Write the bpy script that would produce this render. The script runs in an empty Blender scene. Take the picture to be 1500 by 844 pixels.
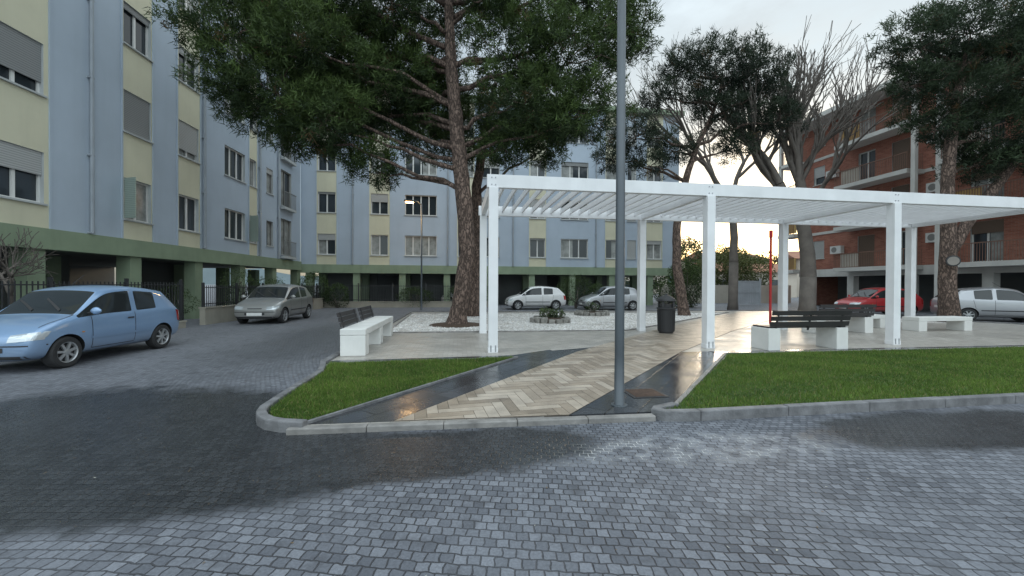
import bpy, bmesh, math, random
import numpy as np
from mathutils import Vector, Matrix, Euler
from mathutils.bvhtree import BVHTree
random.seed(7); rng=np.random.default_rng(11)
S=bpy.context.scene
COL=S.collection
# ------------------------------------------------------------ materials
def newmat(name):
    m=bpy.data.materials.new(name); m.use_nodes=True
    nt=m.node_tree; b=nt.nodes['Principled BSDF']
    return m,nt,b
def N(nt,t,**k):
    n=nt.nodes.new(t)
    for a,v in k.items():
        if a in n.inputs: n.inputs[a].default_value=v
        else: setattr(n,a,v)
    return n
def c4(c): return (c[0],c[1],c[2],1)
def mixc(nt,fac,a,b,mode='MIX'):
    n=nt.nodes.new('ShaderNodeMix'); n.data_type='RGBA'; n.blend_type=mode
    for sock,val in ((n.inputs[0],fac),(n.inputs[6],a),(n.inputs[7],b)):
        if hasattr(val,'is_output'): nt.links.new(val,sock)
        elif isinstance(val,(int,float)): sock.default_value=val
        else: sock.default_value=c4(val)
    return n.outputs[2]
def math_(nt,op,a,b=None,c=None,clamp=False):
    n=nt.nodes.new('ShaderNodeMath'); n.operation=op; n.use_clamp=clamp
    for i,v in enumerate((a,b,c)):
        if v is None: continue
        if hasattr(v,'is_output'): nt.links.new(v,n.inputs[i])
        else: n.inputs[i].default_value=v
    return n.outputs[0]
def noise(nt,vec,scale,detail=3,rough=.55):
    n=N(nt,'ShaderNodeTexNoise'); n.inputs['Scale'].default_value=scale
    n.inputs['Detail'].default_value=detail; n.inputs['Roughness'].default_value=rough
    nt.links.new(vec,n.inputs['Vector']); return n
def ramp(nt,fac,p0,p1):
    n=nt.nodes.new('ShaderNodeMapRange'); n.inputs[1].default_value=p0; n.inputs[2].default_value=p1
    n.clamp=True; nt.links.new(fac,n.inputs[0]); return n.outputs[0]
def M(name,col,rough=.7,var=.15,scale=1.5,bump=0.0,bscale=40,metal=0,spec=.5,coat=0,streak=0):
    m,nt,b=newmat(name); tc=N(nt,'ShaderNodeTexCoord'); v=tc.outputs['Object']
    n1=noise(nt,v,scale,5)
    f=ramp(nt,n1.outputs[0],.3,.7)
    lo=[x*(1-var) for x in col]; hi=[min(1,x*(1+var)) for x in col]
    out=mixc(nt,f,lo,hi)
    if streak:
        mp=N(nt,'ShaderNodeMapping'); mp.inputs['Scale'].default_value=(2.1,2.1,.22); nt.links.new(v,mp.inputs[0])
        n3=noise(nt,mp.outputs[0],1.0,5,.7)
        out=mixc(nt,math_(nt,'MULTIPLY',ramp(nt,n3.outputs[0],.48,.8),streak),out,[x*.45 for x in col])
    nt.links.new(out,b.inputs['Base Color'])
    b.inputs['Roughness'].default_value=rough; b.inputs['Metallic'].default_value=metal
    b.inputs['Specular IOR Level'].default_value=spec; b.inputs['Coat Weight'].default_value=coat
    if bump:
        nb=noise(nt,v,bscale,2); bp=N(nt,'ShaderNodeBump'); bp.inputs['Strength'].default_value=bump
        bp.inputs['Distance'].default_value=.02
        nt.links.new(nb.outputs[0],bp.inputs['Height']); nt.links.new(bp.outputs[0],b.inputs['Normal'])
    return m
def brickmat(name,c1,c2,mortar,bw,bh,ms,rot=0,rough=.7,bump=.5,offset=.5,wob=.0,var=.2,coords='Object',vertical=False,dirt=.3,wet=0):
    m,nt,b=newmat(name); tc=N(nt,'ShaderNodeTexCoord'); v=tc.outputs[coords]
    if vertical:
        sp=N(nt,'ShaderNodeSeparateXYZ'); nt.links.new(v,sp.inputs[0])
        cb=N(nt,'ShaderNodeCombineXYZ'); nt.links.new(math_(nt,'ADD',sp.outputs[0],sp.outputs[1]),cb.inputs[0]); nt.links.new(sp.outputs[2],cb.inputs[1]); vv=cb.outputs[0]
    else: vv=v
    mp=N(nt,'ShaderNodeMapping'); mp.inputs['Rotation'].default_value=(0,0,rot); nt.links.new(vv,mp.inputs[0]); vec=mp.outputs[0]
    br=N(nt,'ShaderNodeTexBrick'); br.offset=offset; nt.links.new(vec,br.inputs['Vector'])
    br.inputs['Scale'].default_value=1; br.inputs['Brick Width'].default_value=bw; br.inputs['Row Height'].default_value=bh
    br.inputs['Mortar Size'].default_value=ms; br.inputs['Mortar Smooth'].default_value=.4
    br.inputs['Color1'].default_value=c4(c1); br.inputs['Color2'].default_value=c4(c2); br.inputs['Mortar'].default_value=c4(mortar)
    n1=noise(nt,v,.9,5); n2=noise(nt,v,30,2)
    out=mixc(nt,math_(nt,'MULTIPLY',ramp(nt,n1.outputs[0],.4,.7),dirt),br.outputs[0],[x*.5 for x in c1])
    out=mixc(nt,1.0,out,mixc(nt,n2.outputs[0],(1-var,)*3,(1+var,)*3),'MULTIPLY')
    nt.links.new(out,b.inputs['Base Color'])
    if wet:
        nt.links.new(math_(nt,'SUBTRACT',rough,math_(nt,'MULTIPLY',ramp(nt,n1.outputs[0],.35,.6),wet)),b.inputs['Roughness'])
    else: b.inputs['Roughness'].default_value=rough
    bp=N(nt,'ShaderNodeBump'); bp.inputs['Strength'].default_value=bump; bp.inputs['Distance'].default_value=.01
    h=math_(nt,'ADD',math_(nt,'SUBTRACT',1.0,br.outputs['Fac']),math_(nt,'MULTIPLY',n2.outputs[0],.35))
    nt.links.new(h,bp.inputs['Height']); nt.links.new(bp.outputs[0],b.inputs['Normal'])
    return m
def leafmat(name,rough=.6,trans=.25):
    m,nt,b=newmat(name); a=N(nt,'ShaderNodeAttribute'); a.attribute_name='Col'
    nt.links.new(a.outputs['Color'],b.inputs['Base Color']); b.inputs['Roughness'].default_value=rough
    b.inputs['Specular IOR Level'].default_value=.25
    t=N(nt,'ShaderNodeBsdfTranslucent'); nt.links.new(a.outputs['Color'],t.inputs[0])
    mx=N(nt,'ShaderNodeMixShader'); mx.inputs[0].default_value=trans
    nt.links.new(b.outputs[0],mx.inputs[1]); nt.links.new(t.outputs[0],mx.inputs[2])
    nt.links.new(mx.outputs[0],nt.nodes['Material Output'].inputs[0]); return m
# ------------------------------------------------------------ mesh builder
class MB:
    def __init__(s): s.v=[];s.f=[];s.m=[]
    def quad(s,a,b,c,d,mi=0):
        n=len(s.v); s.v+= [a,b,c,d]; s.f.append((n,n+1,n+2,n+3)); s.m.append(mi)
    def box(s,x0,x1,y0,y1,z0,z1,mi=0):
        n=len(s.v)
        s.v+=[(x0,y0,z0),(x1,y0,z0),(x1,y1,z0),(x0,y1,z0),(x0,y0,z1),(x1,y0,z1),(x1,y1,z1),(x0,y1,z1)]
        for f in ((0,3,2,1),(4,5,6,7),(0,1,5,4),(1,2,6,5),(2,3,7,6),(3,0,4,7)):
            s.f.append(tuple(n+i for i in f)); s.m.append(mi)
    def obox(s,c,ax,ay,az,mi=0):
        c=Vector(c);ax=Vector(ax);ay=Vector(ay);az=Vector(az);n=len(s.v)
        for k in (-1,1):
            for (i,j) in ((-1,-1),(1,-1),(1,1),(-1,1)): s.v.append(tuple(c+ax*i+ay*j+az*k))
        for f in ((0,3,2,1),(4,5,6,7),(0,1,5,4),(1,2,6,5),(2,3,7,6),(3,0,4,7)):
            s.f.append(tuple(n+i for i in f)); s.m.append(mi)
    def tube(s,pts,rad,n=8,mi=0,cap=True):
        pts=[Vector(p) for p in pts]; prev=None; base=len(s.v)
        for i,p in enumerate(pts):
            d=(pts[min(i+1,len(pts)-1)]-pts[max(i-1,0)]); d=d.normalized() if d.length>1e-9 else Vector((0,0,1))
            if prev is None:
                a=d.orthogonal().normalized()
            else:
                a=(prev-d*prev.dot(d)); a=a.normalized() if a.length>1e-6 else d.orthogonal().normalized()
            prev=a; b=d.cross(a); r=rad[i] if hasattr(rad,'__len__') else rad
            for k in range(n):
                t=2*math.pi*k/n; s.v.append(tuple(p+(a*math.cos(t)+b*math.sin(t))*r))
        for i in range(len(pts)-1):
            for k in range(n):
                k2=(k+1)%n; s.f.append((base+i*n+k,base+i*n+k2,base+(i+1)*n+k2,base+(i+1)*n+k)); s.m.append(mi)
        if cap:
            s.f.append(tuple(base+k for k in reversed(range(n)))); s.m.append(mi)
            e=base+(len(pts)-1)*n; s.f.append(tuple(e+k for k in range(n))); s.m.append(mi)
    def lathe(s,prof,c,axis='z',n=24,mi=0):
        base=len(s.v); c=Vector(c)
        for r,h in prof:
            for k in range(n):
                t=2*math.pi*k/n
                if axis=='z': p=Vector((r*math.cos(t),r*math.sin(t),h))
                else: p=Vector((r*math.cos(t),h,r*math.sin(t)))
                s.v.append(tuple(c+p))
        for i in range(len(prof)-1):
            for k in range(n):
                k2=(k+1)%n; s.f.append((base+i*n+k,base+i*n+k2,base+(i+1)*n+k2,base+(i+1)*n+k)); s.m.append(mi)
    def poly(s,pts,z0,z1,mi=0):
        n=len(s.v);k=len(pts)
        s.v+=[(p[0],p[1],z0) for p in pts]+[(p[0],p[1],z1) for p in pts]
        s.f.append(tuple(n+k+i for i in range(k))); s.m.append(mi)
        for i in range(k):
            j=(i+1)%k; s.f.append((n+i,n+j,n+k+j,n+k+i)); s.m.append(mi)
    def build(s,name,mats,parent=None,smooth=False,bevel=0,loc=None,rotz=0):
        me=bpy.data.meshes.new(name); me.from_pydata([tuple(v) for v in s.v],[],s.f)
        for m in mats: me.materials.append(m)
        me.polygons.foreach_set('material_index',s.m)
        if smooth: me.polygons.foreach_set('use_smooth',[True]*len(s.f))
        me.update(); o=bpy.data.objects.new(name,me); COL.objects.link(o)
        if parent: o.parent=parent
        if loc is not None: o.location=loc; o.rotation_euler=(0,0,rotz)
        if bevel:
            bv=o.modifiers.new('b','BEVEL'); bv.width=bevel; bv.segments=2; bv.limit_method='ANGLE'
        return o
def empty(name,loc=(0,0,0),rotz=0):
    o=bpy.data.objects.new(name,None); COL.objects.link(o); o.location=loc; o.rotation_euler=(0,0,rotz); return o
def leafobj(name,P,D,Ln,Wd,C,mat,parent=None,side=None):
    n=len(P); r=rng.normal(size=(n,3)) if side is None else side
    sd=np.cross(D,r); sd/=np.linalg.norm(sd,axis=1,keepdims=True)+1e-9
    V=np.empty((n,3,3)); V[:,0]=P-sd*Wd[:,None]*.5; V[:,1]=P+sd*Wd[:,None]*.5; V[:,2]=P+D*Ln[:,None]
    me=bpy.data.meshes.new(name); me.vertices.add(n*3); me.vertices.foreach_set('co',V.reshape(-1))
    me.loops.add(n*3); me.loops.foreach_set('vertex_index',np.arange(n*3,dtype=np.int32))
    me.polygons.add(n); me.polygons.foreach_set('loop_start',np.arange(0,n*3,3,dtype=np.int32))
    ca=me.color_attributes.new('Col','FLOAT_COLOR','POINT')
    cc=np.ones((n,3,4)); cc[:,:,:3]=C[:,None,:]; ca.data.foreach_set('color',cc.reshape(-1))
    me.materials.append(mat); me.update(calc_edges=True); me.validate()
    o=bpy.data.objects.new(name,me); COL.objects.link(o)
    if parent: o.parent=parent
    return o
def unit(n):
    d=rng.normal(size=(n,3)); return d/np.linalg.norm(d,axis=1,keepdims=True)

AU=math.atan2(.138,.99)
u=Vector((math.cos(AU),math.sin(AU),0)); v=Vector((-math.sin(AU),math.cos(AU),0))
# ------------------------------------------------------------ world / light / camera
SUN_AZ=math.radians(32); SUN_EL=math.radians(8)
W=bpy.data.worlds.new('World'); S.world=W; W.use_nodes=True; nt=W.node_tree
bg=nt.nodes['Background']
sky=N(nt,'ShaderNodeTexSky'); sky.sky_type='NISHITA'; sky.sun_disc=False
sky.sun_elevation=SUN_EL; sky.sun_rotation=SUN_AZ; sky.air_density=1.0; sky.dust_density=1.6; sky.ozone_density=1.5
tc=N(nt,'ShaderNodeTexCoord'); mp=N(nt,'ShaderNodeMapping'); mp.inputs['Scale'].default_value=(1,1,2.2)
nt.links.new(tc.outputs['Generated'],mp.inputs[0]); nz=noise(nt,mp.outputs[0],1.9,6,.6)
sp=N(nt,'ShaderNodeSeparateXYZ'); nt.links.new(tc.outputs['Generated'],sp.inputs[0])
# thin bright overcast: brightness added overhead and behind camera to light facades, clearer low in the west
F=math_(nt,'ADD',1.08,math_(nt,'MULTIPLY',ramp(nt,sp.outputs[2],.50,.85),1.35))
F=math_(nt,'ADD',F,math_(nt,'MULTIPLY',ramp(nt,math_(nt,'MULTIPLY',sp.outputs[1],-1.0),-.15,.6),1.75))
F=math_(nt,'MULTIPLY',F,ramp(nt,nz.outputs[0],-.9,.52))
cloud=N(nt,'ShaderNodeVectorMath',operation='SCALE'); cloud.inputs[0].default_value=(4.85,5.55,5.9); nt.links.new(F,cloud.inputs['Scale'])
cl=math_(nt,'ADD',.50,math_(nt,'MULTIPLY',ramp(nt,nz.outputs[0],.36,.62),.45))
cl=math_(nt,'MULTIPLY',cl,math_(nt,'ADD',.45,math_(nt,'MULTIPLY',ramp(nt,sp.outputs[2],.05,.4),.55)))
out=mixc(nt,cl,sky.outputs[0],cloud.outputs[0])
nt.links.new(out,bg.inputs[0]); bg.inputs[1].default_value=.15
sl=bpy.data.lights.new('sun','SUN'); sl.energy=.6; sl.angle=math.radians(12); sl.color=(1,.84,.66)
so=bpy.data.objects.new('sun',sl); COL.objects.link(so)
sd=Vector((math.sin(SUN_AZ)*math.cos(SUN_EL),math.cos(SUN_AZ)*math.cos(SUN_EL),math.sin(SUN_EL)))
so.rotation_euler=sd.to_track_quat('Z','Y').to_euler(); so.location=(0,0,30)
cam=bpy.data.cameras.new('camera'); co=bpy.data.objects.new('camera',cam); COL.objects.link(co)
cam.sensor_width=36; cam.lens=570/1500*36; cam.clip_end=2000; cam.clip_start=.05
co.matrix_world=Matrix.Translation((0,0,1.5))@Matrix.Rotation(math.radians(89.6),4,'X')@Matrix.Rotation(math.radians(.25),4,'Z')
S.camera=co
S.view_settings.view_transform='Standard'; S.view_settings.look='None'; S.view_settings.exposure=0

# ------------------------------------------------------------ ground
def groundmat():
    m,nt,b=newmat('sett_paving'); tc=N(nt,'ShaderNodeTexCoord'); v0=tc.outputs['Object']
    mp=N(nt,'ShaderNodeMapping'); mp.inputs['Rotation'].default_value=(0,0,math.radians(4)); nt.links.new(v0,mp.inputs[0])
    nw=noise(nt,v0,.3,0); va=N(nt,'ShaderNodeVectorMath',operation='MULTIPLY_ADD')
    nt.links.new(nw.outputs['Color'],va.inputs[0]); va.inputs[1].default_value=(.35,.6,0); nt.links.new(mp.outputs[0],va.inputs[2])
    nw2=noise(nt,v0,14,1); vb=N(nt,'ShaderNodeVectorMath',operation='MULTIPLY_ADD')
    nt.links.new(nw2.outputs['Color'],vb.inputs[0]); vb.inputs[1].default_value=(.026,.026,0); nt.links.new(va.outputs[0],vb.inputs[2])
    br=N(nt,'ShaderNodeTexBrick'); nt.links.new(vb.outputs[0],br.inputs['Vector'])
    for k,x in (('Scale',1),('Brick Width',.078),('Row Height',.068),('Mortar Size',.0055),('Mortar Smooth',.75),('Bias',0)): br.inputs[k].default_value=x
    br.inputs['Color1'].default_value=(.072,.078,.094,1); br.inputs['Color2'].default_value=(.165,.175,.20,1); br.inputs['Mortar'].default_value=(.028,.028,.033,1)
    sp=N(nt,'ShaderNodeSeparateXYZ'); nt.links.new(v0,sp.inputs[0]); X,Y=sp.outputs[0],sp.outputs[1]
    nb=noise(nt,v0,.8,5,.6); nf=noise(nt,v0,60,2); nm=noise(nt,v0,5,3)
    sepc=N(nt,'ShaderNodeSeparateColor'); nt.links.new(br.outputs[0],sepc.inputs[0])
    def ell(cx,cy,rx,ry,a):
        ca,sa=math.cos(a),math.sin(a)
        dx=math_(nt,'SUBTRACT',X,cx); dy=math_(nt,'SUBTRACT',Y,cy)
        p=math_(nt,'ADD',math_(nt,'MULTIPLY',dx,ca/rx),math_(nt,'MULTIPLY',dy,sa/rx))
        q=math_(nt,'ADD',math_(nt,'MULTIPLY',dx,-sa/ry),math_(nt,'MULTIPLY',dy,ca/ry))
        d=math_(nt,'SQRT',math_(nt,'ADD',math_(nt,'MULTIPLY',p,p),math_(nt,'MULTIPLY',q,q)))
        return math_(nt,'SUBTRACT',1.0,d)
    def soft(d,amp=.9,lo=-.08,hi=.16):
        e=math_(nt,'ADD',d,math_(nt,'MULTIPLY',math_(nt,'SUBTRACT',nb.outputs[0],.5),amp))
        e=math_(nt,'ADD',e,math_(nt,'MULTIPLY',math_(nt,'SUBTRACT',nm.outputs[0],.5),.35))
        # individual stones dry at different speeds
        e=math_(nt,'ADD',e,math_(nt,'MULTIPLY',math_(nt,'SUBTRACT',sepc.outputs[0],.12),1.2))
        return ramp(nt,e,lo,hi)
    w=soft(ell(-3.9,4.15,2.9,1.5,math.radians(-12)))
    w=math_(nt,'MAXIMUM',w,soft(ell(-2.9,2.95,1.75,.62,math.radians(2)),.6))
    w=math_(nt,'MAXIMUM',w,soft(ell(-.9,3.45,1.9,.55,math.radians(12)),.7))
    w=math_(nt,'MAXIMUM',w,soft(ell(4.9,4.15,2.1,.55,math.radians(8)),.9))
    w=math_(nt,'MAXIMUM',w,math_(nt,'MULTIPLY',soft(ell(-5.4,11,1.6,4.4,math.radians(8)),1.6,-.4,.5),.6))
    colr=mixc(nt,math_(nt,'MULTIPLY',ramp(nt,nb.outputs[0],.38,.62),.28),br.outputs[0],(.22,.232,.262))
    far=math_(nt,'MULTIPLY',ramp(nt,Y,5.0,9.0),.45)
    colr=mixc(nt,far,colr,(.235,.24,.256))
    colr=mixc(nt,1.0,colr,mixc(nt,nf.outputs[0],(.58,)*3,(1.40,)*3),'MULTIPLY')
    odd=ramp(nt,nm.outputs[0],.56,.66); colr=mixc(nt,math_(nt,'MULTIPLY',odd,.45),colr,(.055,.057,.066))
    sal=math_(nt,'MULTIPLY',soft(ell(1.7,3.6,2.0,.36,.1),.8,-.1,.4),ramp(nt,nm.outputs[0],.44,.58))
    colr=mixc(nt,math_(nt,'MULTIPLY',sal,math_(nt,'ADD',math_(nt,'MULTIPLY',br.outputs['Fac'],.9),.10)),colr,(.60,.61,.62))
    wetc=mixc(nt,1.0,colr,(.24,.245,.24),'MULTIPLY')
    out=mixc(nt,w,colr,wetc)
    nt.links.new(out,b.inputs['Base Color'])
    r=math_(nt,'SUBTRACT',math_(nt,'ADD',.58,math_(nt,'MULTIPLY',nf.outputs[0],.2)),math_(nt,'MULTIPLY',w,.42))
    nt.links.new(r,b.inputs['Roughness'])
    bp=N(nt,'ShaderNodeBump'); bp.inputs['Strength'].default_value=.9; bp.inputs['Distance'].default_value=.012
    h=math_(nt,'ADD',math_(nt,'SUBTRACT',1.0,br.outputs['Fac']),math_(nt,'MULTIPLY',nf.outputs[0],.35))
    nt.links.new(h,bp.inputs['Height']); nt.links.new(bp.outputs[0],b.inputs['Normal'])
    return m
g=MB(); g.quad((-700,-300,0),(700,-300,0),(700,1200,0),(-700,1200,0)); g.build('ground',[groundmat()])
mKerb=M('kerb_stone',(.15,.15,.155),.7,.4,6,.4,60)
mKerbL=M('kerb_light',(.21,.20,.19),.6,.35,5,.3,60)
mPlaza=brickmat('plaza_paving',(.34,.315,.28),(.45,.42,.38),(.19,.18,.17),.2,.1,.004,rot=-AU,rough=.5,var=.12,wet=.18)
mGrout=M('tile_grout',(.11,.09,.072),.7,.3,5)
mDark=brickmat('dark_granite',(.026,.028,.032),(.060,.063,.070),(.010,.010,.010),.62,.3,.008,rot=math.radians(-57),rough=.33,bump=.45,var=.3,wet=.23)
ZP=.055
pl=MB()
pl.poly([(-2.25,3.95),(1.62,4.45),(21.5,7.3),(19.8,15.5),(17.3,19),(16.6,23.2),(-5.3,20.6),(-3.45,7.0),(-2.9,6.6)],-.05,ZP)
pl.build('plaza_paving',[mPlaza])
d1=MB()
d1.poly([(-2.2,3.99),(-1.24,4.1),(1.42,8.45),(1.9,9.1),(.9,8.6),(.1,7.72)],ZP-.02,ZP+.005)
d1.poly([(.64,4.32),(1.62,4.45),(1.95,4.7),(4.5,8.25),(4.4,8.6),(3.7,8.5)],ZP-.02,ZP+.005)
d1.poly([(-3.4,7.05),(.1,7.75),(.9,8.6),(.85,8.72),(-.0,8.0),(-3.4,7.35)],ZP-.02,ZP+.005)
d1.poly([(4.4,8.3),(21,10.6),(20.9,10.85),(4.35,8.58)],ZP-.02,ZP+.005)
d1.build('dark_paving_strip',[mDark])
# footpath: real herringbone tiles laid on a grout bed
LE=[(-1.24,4.1),(1.42,8.45),(4.6,12.6),(9.6,18.4),(13.2,22.2)]; RE=[(.64,4.32),(3.7,8.5),(7.0,12.4),(12,17.6),(16.5,22.5)]
fp=empty('footpath'); t1=MB(); t1.poly(LE[::-1]+RE,ZP-.02,ZP+.006); t1.build('grout_bed',[mGrout],fp)
def clip(poly,quad):
    out=poly
    for i in range(len(quad)):
        a=quad[i];b=quad[(i+1)%len(quad)]; nx,ny=-(b[1]-a[1]),(b[0]-a[0]); res=[]
        for k in range(len(out)):
            p=out[k];q=out[(k+1)%len(out)]
            dp=(p[0]-a[0])*nx+(p[1]-a[1])*ny; dq=(q[0]-a[0])*nx+(q[1]-a[1])*ny
            if dp>=0: res.append(p)
            if (dp>=0)!=(dq>=0):
                t=dp/(dp-dq); res.append((p[0]+(q[0]-p[0])*t,p[1]+(q[1]-p[1])*t))
        out=res
        if len(out)<3: return []
    return out
tans=[(.235,.19,.145),(.29,.235,.18),(.335,.275,.215),(.385,.325,.26),(.31,.255,.20),(.41,.35,.285)]
tmat=[]
for i,c in enumerate(tans):
    m_=M('stone_tile_%d'%i,c,.36,.22,4,.25,50); tmat.append(m_)
tl=MB(); TW=.13; NN=4; ang=math.radians(14); ca,sa=math.cos(ang),math.sin(ang); rt=random.Random(4)
quads=[[LE[i],RE[i],RE[i+1],LE[i+1]] for i in range(4)]
def addtile(x,y,w,h):
    g_=.0028
    pts=[(x*TW+g_,y*TW+g_),((x+w)*TW-g_,y*TW+g_),((x+w)*TW-g_,(y+h)*TW-g_),(x*TW+g_,(y+h)*TW-g_)]
    pts=[(px*ca-py*sa,px*sa+py*ca) for px,py in pts]
    mi=rt.randrange(6); cx=sum(p[0] for p in pts)/4; cy=sum(p[1] for p in pts)/4
    if not(-3<cx<18 and 3<cy<24): return
    for q_ in quads:
        r_=clip(pts,q_)
        if len(r_)>=3:
            n=len(tl.v); tl.v+=[(p[0],p[1],ZP+.0095) for p in r_]; tl.f.append(tuple(range(n,n+len(r_)))); tl.m.append(mi)
for y in range(-40,200):
    for mm_ in range(-14,20): addtile(y+2*NN*mm_,y,NN,1)
for c_ in range(-40,220):
    for mm_ in range(-16,20): addtile(c_,c_-2*NN+1+2*NN*mm_,1,NN)
tl.build('tiles',tmat,fp)
fk=MB(); a=Vector((-2.25,3.90,0)); b_=Vector((1.6,4.35,0))
for k_ in range(5):
    t0,t1_=k_/5,(k_+1)/5; p0=a.lerp(b_,t0);p1=a.lerp(b_,t1_); cc_=(p0+p1)/2; d=(b_-a)/2; nrm=Vector((-d.y,d.x,0)).normalized()
    fk.obox((cc_.x,cc_.y,.0),(p1-p0)*.497,nrm*.05,(0,0,ZP+.006)); 
fk.build('path_kerb',[mKerbL],bevel=.012)
def kerb(mb,pts,w,z0,z1,mi=0):
    P=[Vector((p[0],p[1],0)) for p in pts]; L=[];R=[]
    for i,p in enumerate(P):
        a=(P[i]-P[i-1]).normalized() if i>0 else None
        b=(P[i+1]-P[i]).normalized() if i<len(P)-1 else None
        if a is None:a=b
        if b is None:b=a
        t=(a+b).normalized(); n=Vector((-t.y,t.x,0)); k=1/max(.5,t.dot(a))
        L.append(p+n*w*.5*k); R.append(p-n*w*.5*k)
    n=len(mb.v)
    for l,r in zip(L,R):
        mb.v+=[(l.x,l.y,z0),(l.x,l.y,z1),(r.x,r.y,z1),(r.x,r.y,z0)]
    for i in range(len(P)-1):
        q=n+4*i
        for a,b in ((0,1),(1,2),(2,3)):
            mb.f.append((q+a,q+4+a,q+4+b,q+b)); mb.m.append(mi)
    mb.f.append((n,n+1,n+2,n+3)); mb.m.append(mi); e=n+4*(len(P)-1); mb.f.append((e+3,e+2,e+1,e)); mb.m.append(mi)
def kerbrun(name,pts,w,z0,z1,mat,seg=1.0,bev=.012):
    par=MB(); 
    for i in range(len(pts)-1):
        a=Vector((*pts[i],0)); b=Vector((*pts[i+1],0)); L=(b-a).length; n=max(1,round(L/seg)); d=(b-a)/L; nn=Vector((-d.y,d.x,0))
        for k in range(n):
            p0=a+d*(L*k/n+.004); p1=a+d*(L*(k+1)/n-.004); c=(p0+p1)/2; j=random.uniform(-.004,.004)
            par.obox((c.x,c.y,(z0+z1)/2+j),(p1-p0)/2,nn*(w/2+random.uniform(-.002,.002)),(0,0,(z1-z0)/2))
    return par.build(name,[mat],bevel=bev)
k=MB()
kerb(k,[(-2.1,3.95),(-2.35,3.98),(-2.52,4.04),(-2.65,4.14),(-2.76,4.28),(-2.83,4.45),(-2.88,4.75),(-2.98,5.4),(-3.1,6.3),(-3.3,6.8),(-3.45,7.1)],.10,-.05,.115)
k.build('lawn_kerb',[mKerb],bevel=.015)
k=MB(); kerb(k,[(1.95,4.62),(1.68,4.47),(1.64,4.40),(1.72,4.34),(1.95,4.345),(2.1,4.36)],.10,-.05,.114); k.build('lawn_kerb',[mKerb],bevel=.012)
kerbrun('lawn_kerb',[(2.1,4.36),(6.5,5.06),(21.5,7.25)],.10,-.05,.115,mKerb)
k=MB(); kerb(k,[(1.95,4.62),(4.5,8.2),(21,10.55)],.06,0,.095); k.build('lawn_edging',[mKerbL],bevel=.006)
k=MB(); kerb(k,[(-2.12,4.0),(.1,7.72),(-3.3,6.98)],.04,0,.09); k.build('lawn_edging',[mKerb],bevel=.006)
k=MB(); kerb(k,[(-3.45,7.1),(-5.35,20.65),(16.6,23.3),(17.35,19),(19.85,15.5),(21.5,7.4)],.12,-.05,.10); k.build('plaza_kerb',[mKerb],bevel=.015)
mGrav,nt,b=newmat('white_gravel'); tc=N(nt,'ShaderNodeTexCoord'); vo=N(nt,'ShaderNodeTexVoronoi'); vo.inputs['Scale'].default_value=22; nt.links.new(tc.outputs['Object'],vo.inputs['Vector'])
sp=N(nt,'ShaderNodeSeparateColor'); nt.links.new(vo.outputs['Color'],sp.inputs[0]); nz=noise(nt,tc.outputs['Object'],2.2,6)
cc=mixc(nt,sp.outputs[0],(.42,.40,.38),(.80,.78,.76)); cc=mixc(nt,math_(nt,'MULTIPLY',ramp(nt,nz.outputs[0],.50,.66),.6),cc,(.22,.17,.12)); nt.links.new(cc,b.inputs['Base Color'])
bp=N(nt,'ShaderNodeBump'); bp.inputs['Distance'].default_value=.02; bp.inputs['Strength'].default_value=.8; bp.invert=True; nt.links.new(vo.outputs['Distance'],bp.inputs['Height']); nt.links.new(bp.outputs[0],b.inputs['Normal'])
gv=MB(); GR=[(-3.75,11.6),(3.7,12.5),(6.0,14.9),(9.0,18.2),(11.8,21.2),(-5.0,19.5)]
gv.poly(GR,ZP-.02,ZP+.012); gv.build('gravel_bed',[mGrav])
k=MB(); kerb(k,GR+[GR[0]],.07,0,ZP+.035); k.build('gravel_edging',[mKerbL])
gs=MB(); gs.poly([(12.3,16.6),(18.6,15.6),(16.8,18.8),(16.3,22.6),(15.2,20.2)],ZP-.02,ZP+.012); gs.build('gravel_bed',[mGrav])
def inpoly(P,poly):
    x,y=P[:,0],P[:,1]; ins=np.zeros(len(P),bool); j=len(poly)-1
    for i in range(len(poly)):
        xi,yi=poly[i];xj,yj=poly[j]
        c=((yi>y)!=(yj>y))&(x<(xj-xi)*(y-yi)/(yj-yi+1e-12)+xi); ins^=c; j=i
    return ins
def pebbles(name,poly,n,s0_,s1_,z,cA,cB):
    A=np.array(poly); P=rng.uniform(A.min(0),A.max(0),size=(n*2,2)); P=P[inpoly(P,poly)][:n]; q=MB()
    oct_=np.array([(1,0,0),(0,1,0),(-1,0,0),(0,-1,0),(0,0,1)])
    for (x,y) in P:
        s=random.uniform(s0_,s1_); a=random.uniform(0,6.3); ca,sa=math.cos(a),math.sin(a); n0=len(q.v)
        for o in oct_: ox,oy=o[0]*s*1.2,o[1]*s; q.v.append((x+ox*ca-oy*sa,y+ox*sa+oy*ca,z+o[2]*s*.7))
        for f in ((0,1,4),(1,2,4),(2,3,4),(3,0,4)): q.f.append(tuple(n0+i for i in f)); q.m.append(0 if s<(s0_+s1_)/2 else 1)
    q.build(name,[cA,cB])
pebbles('gravel',GR,9000,.015,.045,ZP+.01,M('pebble_white',(.72,.71,.69),.8,.2),M('pebble_grey',(.48,.46,.43),.8,.3))
mSoil=M('lawn_soil',(.05,.085,.02),.9,.35,4,.6,50)
mGrass=leafmat('grass_blades',.6,.3)
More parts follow.
